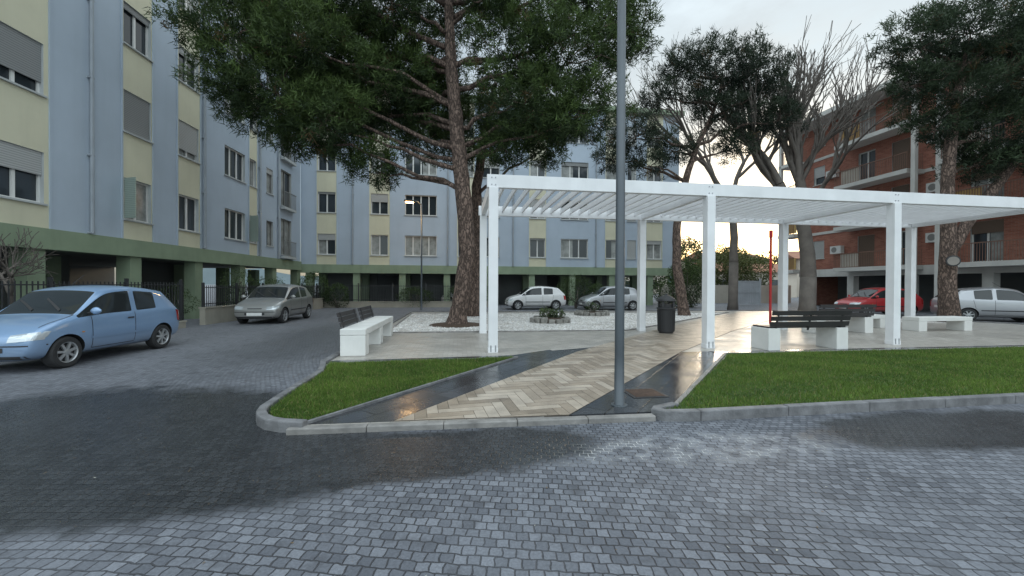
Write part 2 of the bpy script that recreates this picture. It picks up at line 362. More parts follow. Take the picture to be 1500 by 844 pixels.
def lawn(poly,n,xmax=99):
    par=empty('lawn'); s=MB(); s.poly(poly,0,.078); s.build('soil',[mSoil],par)
    A=np.array(poly); lo=A.min(0);hi=A.max(0); hi[0]=min(hi[0],xmax)
    P=rng.uniform(lo,hi,size=(n*2,2)); P=P[inpoly(P,poly)][:n]; n=len(P)
    patch=np.sin(P[:,0]*2.1+np.sin(P[:,1]*1.7)*1.5)*np.cos(P[:,1]*2.6+P[:,0]*.6)*.5+.5
    pa2=np.sin(P[:,0]*7.1+np.sin(P[:,1]*5.7)*1.5)*np.cos(P[:,1]*8.6+P[:,0]*3.6)*.5+.5
    patch=.45*patch+.3*pa2+.25*rng.random(n)
    P3=np.column_stack([P,np.full(n,.073)]); D=rng.normal(size=(n,3))*.55; D[:,2]=1; D/=np.linalg.norm(D,axis=1,keepdims=True)
    L=rng.uniform(.022,.07,n)*(.6+.8*patch)
    C=np.array([.045,.10,.016])[None]*(1-patch[:,None])+np.array([.17,.26,.05])[None]*patch[:,None]
    C*=rng.uniform(.5,1.35,(n,1)); y=rng.random(n)<.08; C[y]=[.27,.24,.10]
    leafobj('grass',P3,D,L,rng.uniform(.005,.011,n),C,mGrass,par)
lawn([(-2.15,4.0),(-2.42,4.05),(-2.6,4.18),(-2.75,4.45),(-2.88,5.2),(-3.03,6.3),(-3.22,6.8),(-3.25,6.95),(.05,7.66)],70000)
lawn([(1.72,4.42),(2.1,4.43),(6.5,5.13),(21.3,7.35),(20.7,10.45),(4.55,8.15),(1.98,4.62)],200000,15)

# ------------------------------------------------------------ pergola
mWhite=M('white_painted_timber',(.74,.745,.755),.5,.06,2,.08,60,streak=.14)
mWhiteS=M('white_painted_slats',(.72,.725,.74),.55,.06,2)
per=empty('pergola',(-.41,8.4,ZP),AU)
BW=5.05; D_=3.35; H=3.82; pw=.10
def post(mb,x,y):
    mb.box(x-pw,x+pw,y-pw,y+pw,.0,H-.28); mb.box(x-pw-.006,x+pw+.006,y-pw-.006,y+pw+.006,0,.10)
for i in range(4):
    for j,y in enumerate((0,D_)):
        q=MB(); post(q,i*BW,y); q.build('post_%d'%(i*2+j),[mWhite],per,bevel=.006)
q=MB()
for y in (0,D_): q.box(-.14,3*BW+.14,y-.06,y+.06,H-.28,H,0)
for i in range(4): q.box(i*BW-.06,i*BW+.06,.062,D_-.062,H-.278,H-.003,0)
q.build('beams',[mWhite],per,bevel=.006)
q=MB(); x=.28
while x<3*BW-.1:
    if min(abs(x-i*BW) for i in range(4))>.13: q.box(x-.022,x+.022,.062,D_-.062,H-.17,H-.03)
    x+=.30
q.build('slats',[mWhiteS],per)
mSteel=M('bolt_steel',(.35,.36,.38),.4,.1,metal=.8)
q=MB()
for i in range(4):
    for dz in (-.22,-.07):
        for dx in (-.04,.04): q.lathe([(0,-.075),(.014,-.075),(.014,-.06)],(i*BW+dx,0,H+dz),'y',8)
    for dx in (-.05,.05):
        q.box(i*BW+dx-.012,i*BW+dx+.012,-pw-.012,-pw-.006,.02,.16)
q.build('bolts',[mSteel],per)

# ------------------------------------------------------------ buildings
mBlue=M('blue_stucco',(.40,.465,.54),.85,.07,.5,.3,70,streak=.12)
mYel=M('cream_stucco',(.60,.575,.43),.85,.07,.6,.4,60,streak=.14)
mGreen=M('green_band',(.23,.29,.195),.8,.12,1,.2,50,streak=.3)
mRev=M('window_reveal',(.42,.44,.44),.8,.1)
mFrame=M('window_frame',(.66,.66,.64),.5,.06)
mFrameD=M('window_frame_dark',(.20,.20,.19),.5,.06)
mRoof=M('roof_felt',(.12,.12,.12),.9)
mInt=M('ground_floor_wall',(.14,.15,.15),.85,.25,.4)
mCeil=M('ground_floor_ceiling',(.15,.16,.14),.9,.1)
mPipe=M('downpipe',(.30,.33,.36),.5,.1)
mGl,nt,b=newmat('window_glass'); b.inputs['Base Color'].default_value=(.03,.038,.045,1); b.inputs['Roughness'].default_value=.06; b.inputs['Specular IOR Level'].default_value=.6
mGl2=M('curtained_glass',(.26,.27,.26),.18,.35,3)
def shutmat(name,col):
    m,nt,b=newmat(name); tc=N(nt,'ShaderNodeTexCoord'); sp=N(nt,'ShaderNodeSeparateXYZ'); nt.links.new(tc.outputs['Object'],sp.inputs[0])
    f=math_(nt,'FRACT',math_(nt,'MULTIPLY',sp.outputs[2],16.0)); g=ramp(nt,f,.0,.35)
    nt.links.new(mixc(nt,g,[c*.45 for c in col],col),b.inputs['Base Color']); b.inputs['Roughness'].default_value=.6
    bp=N(nt,'ShaderNodeBump'); bp.inputs['Distance'].default_value=.02; nt.links.new(f,bp.inputs['Height']); nt.links.new(bp.outputs[0],b.inputs['Normal']); return m
mShW=shutmat('roller_shutter',(.58,.59,.58)); mShG=shutmat('roller_shutter_grey',(.36,.37,.37)); mShGr=shutmat('louvre_green',(.40,.47,.40)); mShBr=shutmat('roller_shutter_brown',(.17,.12,.09))
def facade(wall,win,L,z0,z1,ops,matfn,brk,dep=.16):
    xs=sorted(set([0,L]+[o[0] for o in ops]+[o[1] for o in ops]+brk)); zs=sorted(set([z0,z1]+[o[2] for o in ops]+[o[3] for o in ops]))
    for i in range(len(xs)-1):
        for j in range(len(zs)-1):
            cx=(xs[i]+xs[i+1])/2;cz=(zs[j]+zs[j+1])/2
            if any(o[0]<cx<o[1] and o[2]<cz<o[3] for o in ops): continue
            wall.quad((xs[i],0,zs[j]),(xs[i+1],0,zs[j]),(xs[i+1],0,zs[j+1]),(xs[i],0,zs[j+1]),matfn(cx,cz))
    for o in ops:
        x0,x1,a,b,kind=o[:5]
        for q in (((x0,0,a),(x0,dep,a),(x0,dep,b),(x0,0,b)),((x1,0,a),(x1,0,b),(x1,dep,b),(x1,dep,a)),((x0,0,b),(x0,dep,b),(x1,dep,b),(x1,0,b)),((x0,0,a),(x1,0,a),(x1,dep,a),(x0,dep,a))):
            wall.quad(*q,3)
        nm=max(1,round((x1-x0)/.62)); t=.05
        win.quad((x0,dep,a),(x1,dep,a),(x1,dep,b),(x0,dep,b),1)
        rr=random.random()
        if rr<.55:
            cx0,cx1=(x0,x1) if rr<.2 else ((x0,x0+(x1-x0)*.45) if rr<.38 else (x0+(x1-x0)*.55,x1))
            win.quad((cx0,dep-.004,a),(cx1,dep-.004,a),(cx1,dep-.004,b),(cx0,dep-.004,b),2)
        fy0,fy1=dep-.06,dep-.01; fr=0 if kind!='dark' else 3
        win.box(x0,x1,fy0,fy1,a,a+t,fr);win.box(x0,x1,fy0,fy1,b-t,b,fr);win.box(x0,x0+t,fy0+.002,fy1,a+t,b-t,fr);win.box(x1-t,x1,fy0+.002,fy1,a+t,b-t,fr)
        for k in range(1,nm):
            xm=x0+(x1-x0)*k/nm; win.box(xm-.04,xm+.04,fy0+.004,fy1,a+t,b-t,fr)
        sh=o[5] if len(o)>5 else random.choice([0,0,.15,.3,.5,.0,1])
        if sh>0:
            sm=4 if random.random()<.7 else 5
            win.box(x0+.01,x1-.01,.055,.085,b-(b-a)*sh,b,sm)
        win.box(x0-.05,x1+.05,-.06,.03,a-.05,a-.001,6)
WM=[mFrame,mGl,mGl2,mFrameD,mShW,mShG,mRev,mShGr]
def pilotis(par,L,zt,depth,pier=.45,step=3.1,wallback=3.5,off=.3):
    p=MB(); x=off
    while x<L:
        p.box(x,x+pier,.05,.05+pier,0,zt,0); p.box(x,x+pier,wallback-.8,wallback-.3,0,zt,0); x+=step
    p.box(-.05,L+.05,-.07,.4,zt,zt+.58,0)
    p.build('piers',[mGreen],par)
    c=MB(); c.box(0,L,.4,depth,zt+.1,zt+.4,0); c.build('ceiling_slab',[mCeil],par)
    w=MB(); x=0
    while x<L-2.5:
        w.box(x,min(L,x+step*1.4),wallback,wallback+.2,0,zt+.1,0); x+=step*2.2
    w.box(0,L,depth-.4,depth-.2,0,zt+.1,0)
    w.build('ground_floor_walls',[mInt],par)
def pipe(mb,x,z0,z1,y=-.09):
    mb.tube([(x,y,z0),(x,y,z1)],.05,8)
    z=z0
    while z<z1: mb.box(x-.07,x+.07,y-.02,.0,z,z+.05); z+=2.4
def block(name,loc,rz,L,depth,zt,fh,nf,bays,wins,pipes,extra=None):
    par=empty(name,loc,rz); base=zt+.58; top=base+fh*nf+.25
    ops=[]
    for w in wins:
        for k in range(nf):
            a=base+fh*k+w.get('a',.68); b=base+fh*k+w.get('b',2.1)
            o=[w['x0'],w['x1'],a,b,w.get('k','n')]
            if 'sh' in w and k<len(w['sh']): o.append(w['sh'][k])
            ops.append(tuple(o))
    brk=[x for b in bays for x in b]
    fn=lambda x,z: 1 if any(b[0]<x<b[1] for b in bays) and z<base+fh*nf+.3 else 0
    wall=MB();win=MB(); facade(wall,win,L,base,top,ops,fn,brk)
    wall.box(-.004,0,0,depth,base,top,0); wall.box(L,L+.004,0,depth,base,top,0); wall.box(0,L,depth-.1,depth,base,top,0); wall.box(0,L,.3,.35,base,top,0)
    for b in bays:
        for x in b: wall.box(x-.03,x+.03,-.03,-.002,base,top,0)
    wall.build('walls',[mBlue,mYel,mGreen,mRev],par)
    win.build('windows',WM,par)
    r=MB(); r.box(-.25,L+.25,-.35,depth+.3,top,top+.35,0); r.box(.1,L-.1,.1,depth-.1,top+.35,top+.4,1); r.build('roof',[mGreen,mRoof],par)
    pp=MB()
    for x in pipes: pipe(pp,x,zt+.6,top)
    pp.build('downpipes',[mPipe],par,smooth=False)
    pilotis(par,L,zt,depth); return par
s0=4.0
def sy(y): return (y-s0)*1.003
LW=[dict(x0=sy(5.2),x1=sy(6.9)),
    dict(x0=sy(9.0),x1=sy(10.85),sh=[.45,.75,1,.2]),
    dict(x0=sy(13.28),x1=sy(14.38),sh=[0,1,.15,.2]),
    dict(x0=sy(15.7),x1=sy(16.8),sh=[0,.8,.2,0]),
    dict(x0=sy(18.5),x1=sy(20.1),sh=[0,0,0,0]),
    dict(x0=sy(20.5),x1=sy(21.1),sh=[.2,0,.5,0]),
    dict(x0=sy(22.1),x1=sy(22.8),k='dark',sh=[0,.2,0,0]),
    dict(x0=sy(23.7),x1=sy(25.0),a=.3,b=2.5,k='dark',sh=[0,0,0,0])]
lb=block('apartment_building',(-13-.08*(s0-10.4),s0,0),math.radians(94.6),22.3,12,2.45,3.0,4,
   [(sy(8.4),sy(11.0)),(sy(13.2),sy(14.45)),(sy(15.6),sy(16.9)),(sy(20.4),sy(21.2)),(sy(5.0),sy(7.1))],LW,[sy(12.1),sy(17.05),sy(21.35),sy(23.3)])
e=MB()
for (y0,y1,k) in ((13.28,14.38,0),(20.5,21.1,0)):
    a=3.03+3*k+.7; x0=sy(y0)
    e.obox((x0-.10,-.28,a+.68),(.0+.08,.24,0),(.012,-.006,0),(0,0,.68),0)
for k in range(4):
    z=3.03+3*k
    e.box(sy(23.6),sy(25.1),-.28,-.02,z+.05,z+.2,1)
    for i in range(12): e.box(sy(23.6)+i*.13,sy(23.6)+i*.13+.02,-.27,-.25,z+.2,z+1.1,2)
    e.box(sy(23.6),sy(25.1),-.28,-.24,z+1.1,z+1.14,2)
e.build('shutters_and_balconies',[mShGr,mRev,mFrameD],lb)
BWn=[dict(x0=1.1,x1=2.25,sh=[.3,.1,0,.6]),dict(x0=4.6,x1=5.75,sh=[0,.4,0,0]),dict(x0=6.9,x1=9.1,sh=[0,0,0,0]),dict(x0=10.6,x1=11.7),
     dict(x0=12.3,x1=13.6),dict(x0=15.85,x1=17.0,sh=[.1,.5,.2,0]),dict(x0=18.2,x1=20.3,sh=[0,0,.2,0]),dict(x0=21.7,x1=22.6),dict(x0=23.4,x1=24.1,sh=[1,1,0,1]),dict(x0=25.0,x1=26.2,sh=[.2,.8,0,.6])]
bb=block('apartment_building',(-14.4,26.5,0),AU,27.6,11,2.3,2.87,4,[(1.0,2.35),(4.45,5.9),(10.5,11.8),(15.75,17.1),(21.6,22.7),(24.9,26.3)],BWn,[3.4,9.9,14.6,20.9,23.0])
mBrick=brickmat('red_brick',(.27,.092,.062),(.39,.155,.105),(.30,.23,.19),.25,.075,.006,rough=.85,vertical=True,var=.2,bump=.3,dirt=.3)
mSlab=M('balcony_concrete',(.56,.55,.52),.8,.12,1,streak=.25)
mRail=M('balcony_rail',(.20,.11,.08),.5,.1)
rb=empty('brick_apartment_building',(23.4,31.3,0),math.atan2(-.99,.138))
L=27; base=2.75; fh=2.85; nf=4; top=base+fh*nf-.4
ops=[]
for k in range(nf):
    z=base+fh*k
    if z+2.3>top: continue
    for x0,x1,kind in ((.9,1.8,'w'),(4.3,5.4,'d'),(6.4,7.4,'d'),(10.3,11.6,'d'),(13.2,14.4,'d'),(16.8,17.9,'w'),(19.4,20.5,'d'),(22.4,23.5,'w')):
        ops.append((x0,x1,z+(.1 if kind=='d' else .9),z+2.25,'n',random.choice([0,.3,.6,1])))
wall=MB();win=MB(); facade(wall,win,L,base,top,ops,lambda x,z:0,[])
wall.box(-.2,-.0,0,12,0,top,0); wall.box(L,L+.2,0,12,0,top,0); wall.box(0,L,.3,.4,base,top,0)
wall.build('walls',[mBrick,mBrick,mBrick,mRev],rb); win.build('windows',[mFrame,mGl,mGl2,mFrameD,mShBr,mShW,mSlab,mShGr],rb)
q=MB(); ql=MB()
q.box(-1.2,L+.5,-1.6,12.3,top,top+.32); q.box(-.3,L,-.06,.2,base-.5,base)
for k in range(nf):
    z=base+fh*k
    q.box(-.25,L,-.05,-.002,z-.14 if k else z-.02,z+.06)
    for (x0,x1) in ((-1.1,.4),(3.7,8.2),(9.8,15.2),(18.8,21.2)):
        if z+1>top: continue
        q.box(x0,x1,-1.3,-.05,z-.2,z+.06)
        n=int((x1-x0)/.11)
        for i in range(n+1): ql.box(x0+.03+i*(x1-x0-.08)/n,x0+.05+i*(x1-x0-.08)/n,-1.27,-1.25,z+.06,z+1.0,0)
        for xx in (x0+.02,x1-.04):
            for i in range(10): ql.box(xx,xx+.02,-1.25+i*.12,-1.23+i*.12,z+.06,z+1.0,0)
        ql.box(x0,x1,-1.29,-1.23,z+1.0,z+1.05,0)
        if random.random()<.8: ql.box(x0+.5,x0+1.7,-1.24,-1.22,z+.1,z+.98,random.choice([1,2]))
for x in (-1.05,8.4,9.6,15.3): q.box(x,x+.22,-1.3,-1.08,0,top)
x=0
while x<L: q.box(x,x+.45,-.02,.42,0,base-.5); x+=3.6
q.build('slabs_and_roof',[mSlab],rb); ql.build('railings',[mRail,M('awning_cloth',(.45,.30,.12),.9,.1),M('screen_cloth',(.5,.48,.42),.9,.1)],rb)
q=MB()
for (x,z) in ((3.0,3.9),(3.0,6.8),(8.9,4.1),(8.9,7.0),(2.6,9.5),(15.9,4.0),(8.9,9.9)):
    q.box(x-.4,x+.4,-.36,-.06,z,z+.55,0); q.lathe([(.0,-.368),(.2,-.368),(.2,-.36)],(x-.1,0,z+.28),'y',16,1)
q.build('air_conditioners',[M('ac_casing',(.6,.6,.58),.5,.05),mFrameD],rb)
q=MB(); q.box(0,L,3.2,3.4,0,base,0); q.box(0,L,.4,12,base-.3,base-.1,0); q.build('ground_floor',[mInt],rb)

# ------------------------------------------------------------ trees
mBark,nt,b=newmat('pine_bark'); tc=N(nt,'ShaderNodeTexCoord'); mp=N(nt,'ShaderNodeMapping'); mp.inputs['Scale'].default_value=(1,1,.35); nt.links.new(tc.outputs['Object'],mp.inputs[0])
vo=N(nt,'ShaderNodeTexVoronoi'); vo.feature='DISTANCE_TO_EDGE'; vo.inputs['Scale'].default_value=11; nzz=noise(nt,mp.outputs[0],7,5)
va=N(nt,'ShaderNodeVectorMath',operation='MULTIPLY_ADD'); nt.links.new(nzz.outputs['Color'],va.inputs[0]); va.inputs[1].default_value=(.3,.3,.3); nt.links.new(mp.outputs[0],va.inputs[2]); nt.links.new(va.outputs[0],vo.inputs['Vector'])
ed=ramp(nt,vo.outputs['Distance'],.0,.2); cc=mixc(nt,ed,(.05,.034,.027),mixc(nt,nzz.outputs[0],(.12,.08,.062),(.29,.205,.165)))
nt.links.new(cc,b.inputs['Base Color']); b.inputs['Roughness'].default_value=.9
bp=N(nt,'ShaderNodeBump'); bp.inputs['Distance'].default_value=.05; bp.inputs['Strength'].default_value=.8; nt.links.new(ed,bp.inputs['Height']); nt.links.new(bp.outputs[0],b.inputs['Normal'])
mTwig=M('bare_bark',(.13,.112,.098),.9,.25,2,.5,20)
mNeedle=leafmat('pine_needles',.65,.25); mLeaf=leafmat('shrub_leaves',.5,.25)
def curve(a,b,sag=.0,n=6,jit=.12):
    a=Vector(a);b=Vector(b); L=(b-a).length; out=[]
    for i in range(n+1):
        t=i/n; p=a.lerp(b,t)+Vector((0,0,sag*math.sin(math.pi*t)))
        if 0<i<n: p+=Vector((random.uniform(-1,1),random.uniform(-1,1),random.uniform(-1,1)))*jit*L/n
        out.append(p)
    return out
def interp(path,z):
    for i in range(len(path)-1):
        if path[i][2]<=z<=path[i+1][2]:
            t=(z-path[i][2])/(path[i+1][2]-path[i][2]); return Vector(path[i]).lerp(Vector(path[i+1]),t)
    return Vector(path[-1])
def pine(name,trunks,lobes,dens,needles,cA,cB,lensc=1,flat=.78,hol=-1.35):
    par=empty(name); t=MB(); Cc=[];Dd=[];Sh=[]
    main=trunks[0][0]
    for path,rad in trunks:
        P=[];R=[]
        for i in range(len(path)-1):
            for s in range(4):
                f=s/4; P.append(Vector(path[i]).lerp(Vector(path[i+1]),f)+Vector((random.uniform(-1,1),random.uniform(-1,1),0))*.02); R.append((rad[i]*(1-f)+rad[i+1]*f)*random.uniform(.96,1.05))
        P.append(Vector(path[-1])); R.append(rad[-1])
        t.tube(P,R,14)
    for (cx,cy,cz,r) in lobes:
        c=Vector((cx,cy,cz)); tp=min(trunks,key=lambda T:(Vector(T[0][-1])-c).length+ (0 if T is trunks[0] else 1))[0] if len(trunks)>1 else main
        hd=(Vector((cx,cy,0))-Vector((tp[0][0],tp[0][1],0))).length
        st=interp(tp,max(tp[2][2]+1.2,min(cz-.25*hd-.2,tp[-1][2])))
        t.tube(curve(st,c-Vector((0,0,r*.15)),.05*hd,7,.3),[max(.02,.02+.018*r*(1-i/7)+.045*(1-i/7)) for i in range(8)],6)
        n=int(dens*r*r*4.2)
        d=unit(n); rr=np.cbrt(rng.uniform(.08,1,n))*r
        k=rng.normal(size=(4,3))*2.4; lump=np.sin(d@k[0]*1.6+1)+np.sin(d@k[1]*2.3)+np.sin(d@k[2]*3.1)
        off=d*rr[:,None]; hole=np.sin(off@k[3]*1.1/max(r,.5)*1.6)+np.sin(off@k[1]*2.0/max(r,.5))
        keep=(lump>-1.5)&(hole>hol); rr=rr*(1+.15*lump)
        P=np.array([cx,cy,cz])+d*rr[:,None]*np.array([1,1,flat]); P=P[keep];d=d[keep]
        if len(P)==0: continue
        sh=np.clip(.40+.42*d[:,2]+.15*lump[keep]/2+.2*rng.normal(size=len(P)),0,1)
        Cc.append(P);Dd.append(d);Sh.append(sh)
        for j in range(int(4+3*r)):
            e=P[rng.integers(len(P))]; t.tube(curve(c-Vector((0,0,r*.1)),e,-.1,4,.35),[.024,.02,.015,.011,.006],4,cap=False)
    C=np.concatenate(Cc);D=np.concatenate(Dd);Q=np.concatenate(Sh); n=len(C)
    t.build('trunk_and_limbs',[mBark],par,smooth=True)
    I=np.repeat(np.arange(n),needles); m=len(I)
    up=np.array([0,0,.35]); dd=D[I]*.55+up+unit(m)*.95; dd/=np.linalg.norm(dd,axis=1,keepdims=True)
    PP=C[I]+unit(m)*(rng.random((m,1))**.5)*.2*lensc
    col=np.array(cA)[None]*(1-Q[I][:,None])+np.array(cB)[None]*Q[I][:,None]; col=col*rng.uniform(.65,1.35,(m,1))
    br=rng.random(n)<.02; col[br[I]]=[.10,.065,.03]
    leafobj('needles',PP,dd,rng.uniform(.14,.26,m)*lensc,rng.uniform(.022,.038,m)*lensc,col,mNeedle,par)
    return par
T1=[(-2.0,14,-.05),(-1.93,14,.35),(-1.8,14,1.2),(-1.62,14,2.7),(-1.7,14,4.2),(-1.86,14,5.7),(-2.05,14,7.6),(-2.22,14,9.4),(-2.35,14,12)]
R1=[.45,.34,.30,.29,.285,.275,.25,.21,.14]
L1=[(-9.2,13,9.9,1.8),(-8.0,13.2,8.1,1.9),(-7.6,15,10.9,2.4),(-6.2,13,6.9,1.6),(-4.7,14.5,8.8,2.0),(-5.0,14.2,5.8,1.0),(-3.9,15.8,10.3,2.0),(-8.6,13.5,11.8,2.0),(-4.1,13.2,11.2,1.3),
    (.1,14.2,10.0,1.8),(.35,13.5,7.9,1.7),(1.9,14,9.7,2.0),(2.7,14,7.8,1.35),(3.7,14.5,10.9,1.5),(-.3,14.3,6.6,.9),(-9.3,13.3,8.0,.9),(-7.3,13.4,6.4,.9),(-6.4,15.5,8.6,1.7),
    (-6,14,12.7,2.3),(-2.5,15,13,2.4),(1,14.5,12.6,2.2),(3.6,15,12.6,1.6),(-4,17,9.5,2.2),(.2,17.5,9,2.1),(-7.3,16.5,8.7,1.8),(-2,17,7.9,1.5),(1.6,13.3,7.0,.9),(-.9,13.2,11.3,.9),(-3.4,15.4,7.3,1.1),(-5.8,14.6,10.3,1.6),(-6.6,12.4,9.3,1.3),(1.2,15,6.9,1.0)]
T1b=[(-1.8,18,0),(-1.75,18,1.5),(-1.6,18,3.5),(-1.65,17.9,6),(-1.2,17.6,8.5),(-.8,17.5,10.5)]
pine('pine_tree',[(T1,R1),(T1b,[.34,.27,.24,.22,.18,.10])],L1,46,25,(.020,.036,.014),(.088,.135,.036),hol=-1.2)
T2=[(8.43,19,0),(8.3,19,.8),(8.05,19,2.5),(8.0,19,4.1),(8.2,19,5.6),(8.55,19,7.1),(9.1,19,8.6),(9.7,19,9.8),(10.2,19,11.5)]
L2=[(9.8,19,12.0,1.9),(11.6,19,12.0,1.5),(12.3,19.2,10.9,1.1),(8.5,19.2,12.3,1.3),(12.9,19,9.7,1.1),(10.3,19,9.9,1.4),(6,19,8.9,1.3),(4.9,19,7.7,.95),(7.8,19,8.2,1.0),(10.7,19,8.3,.9),(7.1,19,10.8,.9),(6.6,18.6,7.3,.8),(9.0,18.6,10.4,.8)]
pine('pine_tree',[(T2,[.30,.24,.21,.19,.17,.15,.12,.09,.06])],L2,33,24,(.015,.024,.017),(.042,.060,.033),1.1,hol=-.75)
T3=[(18.0,16,0),(17.95,16,.8),(17.9,16,2.2),(17.95,16,3.7),(17.85,16,5.2),(17.9,16,6.6),(18.1,16,8.5),(18.4,16,10.5)]
L3=[(16.8,16,11.5,1.6),(18.7,16,12.1,2),(20.4,16,10.7,2),(18.1,16,9.3,1.6),(19.8,16,7.9,1.5),(17.3,16,8.1,.9),(19,16,6.6,1.0),(16.5,16,9.9,1.0),(22.3,16,9.3,1.9),(22,16,12.5,2),(20.9,15.4,6.8,1.0)]
pine('pine_tree',[(T3,[.38,.31,.27,.25,.22,.2,.16,.11]),([(18.0,16,2.9),(18.6,16,4.0),(19.5,16,5.2),(20.6,16,6.6),(21.8,16,8.2)],[.2,.2,.18,.15,.1])],L3,36,24,(.018,.029,.018),(.052,.080,.038),1.1,hol=-1.0)
def bare(name,base,z1,L0,spread,seed,r0,nlev=7,lean=(0,0),tp=.76,up=.06):
    random.seed(seed); t=MB()
    def grow(p,d,L,r,lev):
        n=5 if lev<3 else 3; pts=[p]; q=p.copy(); dd=d.copy()
        for i in range(n):
            dd=(dd+Vector((random.uniform(-1,1),random.uniform(-1,1),random.uniform(-.5,.8)))*.14).normalized(); q=q+dd*L/n; pts.append(q.copy())
        r1=max(.009,r*tp)
        t.tube(pts,[r+(r1-r)*i/n for i in range(n+1)],8 if lev<2 else (5 if lev<4 else 3),cap=False)
        if lev>=nlev: return
        k=3 if 0<lev<5 else 2
        for i in range(k):
            ax=dd.orthogonal().normalized(); ax.rotate(Matrix.Rotation(random.uniform(0,6.28) if lev else (0.4+math.pi*i),3,dd))
            ang=random.uniform(.28,.62)*spread if i or lev==0 else random.uniform(.05,.25)
            nd=dd.copy(); nd.rotate(Matrix.Rotation(ang,3,ax)); nd.z+=up
            st=pts[-1] if i<2 else pts[-3]
            grow(st,nd.normalized(),L*random.uniform(.72,.88),r1*random.uniform(.72,.95),lev+1)
    b=Vector(base); t.tube([b-Vector((0,0,.1)),b+Vector((.02,0,.5)),b+Vector((.05,0,z1))],[r0*1.3,r0*1.05,r0],10)
    grow(b+Vector((.05,0,z1)),Vector((lean[0],lean[1],1)).normalized(),L0,r0,0)
    o=t.build(name,[mTwig],smooth=True); random.seed(seed+5); return o
bare('bare_tree',(15.4,20.3,0),2.0,2.9,.9,12,.36,7,(-.02,-.02),.80,.14)
bare('bare_tree',(13.9,24.5,0),3.0,3.9,.9,5,.26,7,(-.03,0),.76,.1)
bare('bare_tree',(19.3,25.5,0),3.0,3.6,.85,33,.24,6,(-.05,0),.78,.12)
bare('bare_shrub',(-12.3,9.6,0),.5,.75,1.5,9,.07,5)
def shrub(name,lobes,n,ls,cA,cB):
    par=empty(name); P=[];D=[];Q=[]
    st=MB(); 
    for (x,y,z,rx,ry,rz) in lobes:
        k=int(n*rx*max(ry,rz)); d=unit(k); rr=np.cbrt(rng.uniform(.3,1,k)); kk=rng.normal(size=(2,3))*3
        rr*=1+.15*np.sin(d@kk[0])+.1*np.sin(d@kk[1]*2)
        p=np.array([x,y,z])+d*rr[:,None]*np.array([rx,ry,rz]); p[:,2]=np.maximum(p[:,2],.05)
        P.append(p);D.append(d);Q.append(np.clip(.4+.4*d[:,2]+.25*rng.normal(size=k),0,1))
        for j in range(4): st.tube(curve((x+random.uniform(-.1,.1),y,0),(x+random.uniform(-.6,.6)*rx,y+random.uniform(-.6,.6)*ry,z+random.uniform(0,.6)*rz),0,4,.3),[.04,.03,.025,.02,.01],5)
    P=np.concatenate(P);D=np.concatenate(D);Q=np.concatenate(Q)[:,None]; m=len(P)
    dd=D*.5+unit(m); dd/=np.linalg.norm(dd,axis=1,keepdims=True)
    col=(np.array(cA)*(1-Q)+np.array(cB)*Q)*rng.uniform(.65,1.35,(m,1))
    st.build('stems',[mTwig],par)
    leafobj('leaves',P,dd,rng.uniform(.6,1.3,m)*ls,rng.uniform(.5,.8,m)*ls*.8,col,mLeaf,par); return par
gA,gB=(.022,.038,.014),(.075,.12,.035)
shrub('shrub',[(-12.5,24.6,1.2,1.0,.8,1.1),(-11.2,24.9,.8,.8,.6,.8)],3000,.08,gA,gB)
shrub('shrub',[(-12.2,17.5,1.3,.5,1.0,.9),(-12.1,19.5,1.1,.5,1.1,.8)],3000,.07,gA,gB)
shrub('shrub',[(4.2,25.6,1.2,1.3,.6,.9),(5.6,26,.9,.9,.6,.8),(2.6,25.9,.7,.8,.5,.6)],2600,.08,gA,gB)
shrub('shrub',[(11.6,26.5,2.0,1.1,1.0,1.9),(12.6,27.5,1.6,1.0,1.0,1.6),(10.4,26.2,1.0,.8,.8,1.0)],2600,.1,gA,gB)
shrub('shrub',[(-3,26.4,.9,1.6,.5,.8),(-6.5,26,.8,1.3,.5,.7)],2600,.08,gA,gB)
shrub('shrub',[(-12.0,8.2,.7,.4,1.2,.6),(-12.0,11.4,.75,.4,1.2,.6),(-12.1,14,.8,.4,.9,.6)],2600,.06,gA,gB)
shrub('distant_trees',[(22+i*5+random.uniform(-1,1),62+random.uniform(-4,4),3+random.uniform(0,2),3.5,3,random.uniform(3,5)) for i in range(9)],240,.4,(.03,.045,.02),(.09,.10,.04))
shrub('distant_trees',[(24,43,3.0,2.2,2,3.0),(27,45,2.6,2.6,2,2.6),(20.6,42,2.2,1.6,1.5,2.4)],900,.22,(.04,.06,.02),(.13,.14,.045))
hm=MB(); random.seed(3); pr=None
for i in range(61):
    x=-900+i*40; h=14+26*abs(math.sin(i*.31))+random.uniform(0,6)
    if pr: hm.quad((pr[0],900,-1),(x,900,-1),(x,960,h),(pr[0],960,pr[1]))
    pr=(x,h)
hm.build('distant_hills',[M('hill_green',(.10,.13,.14),.95,.2,.01)])
mFar=M('far_house_wall',(.50,.45,.38),.85,.1,.3); mFarR=M('far_roof',(.28,.14,.09),.9)
def house(x,y,w,d,h,rz):
    p=empty('distant_house',(x,y,0),rz); q=MB(); q.box(0,w,0,d,0,h,0); q.build('walls',[mFar],p)
    q=MB(); q.v=[(-.4,-.4,h),(w+.4,-.4,h),(w+.4,d+.4,h),(-.4,d+.4,h),(-.4,d/2,h+1.4),(w+.4,d/2,h+1.4)]; q.f=[(0,1,5,4),(2,3,4,5),(0,4,3),(1,2,5)]; q.m=[0]*4; q.build('roof',[mFarR],p)
    q=MB()
    for fz in range(int(h//3)):
        for i in range(int(w//2.5)): 
            q.box(.8+i*2.5,1.8+i*2.5,-.03,.02,1+fz*3,2.4+fz*3,0)
    q.build('windows',[mGl],p)
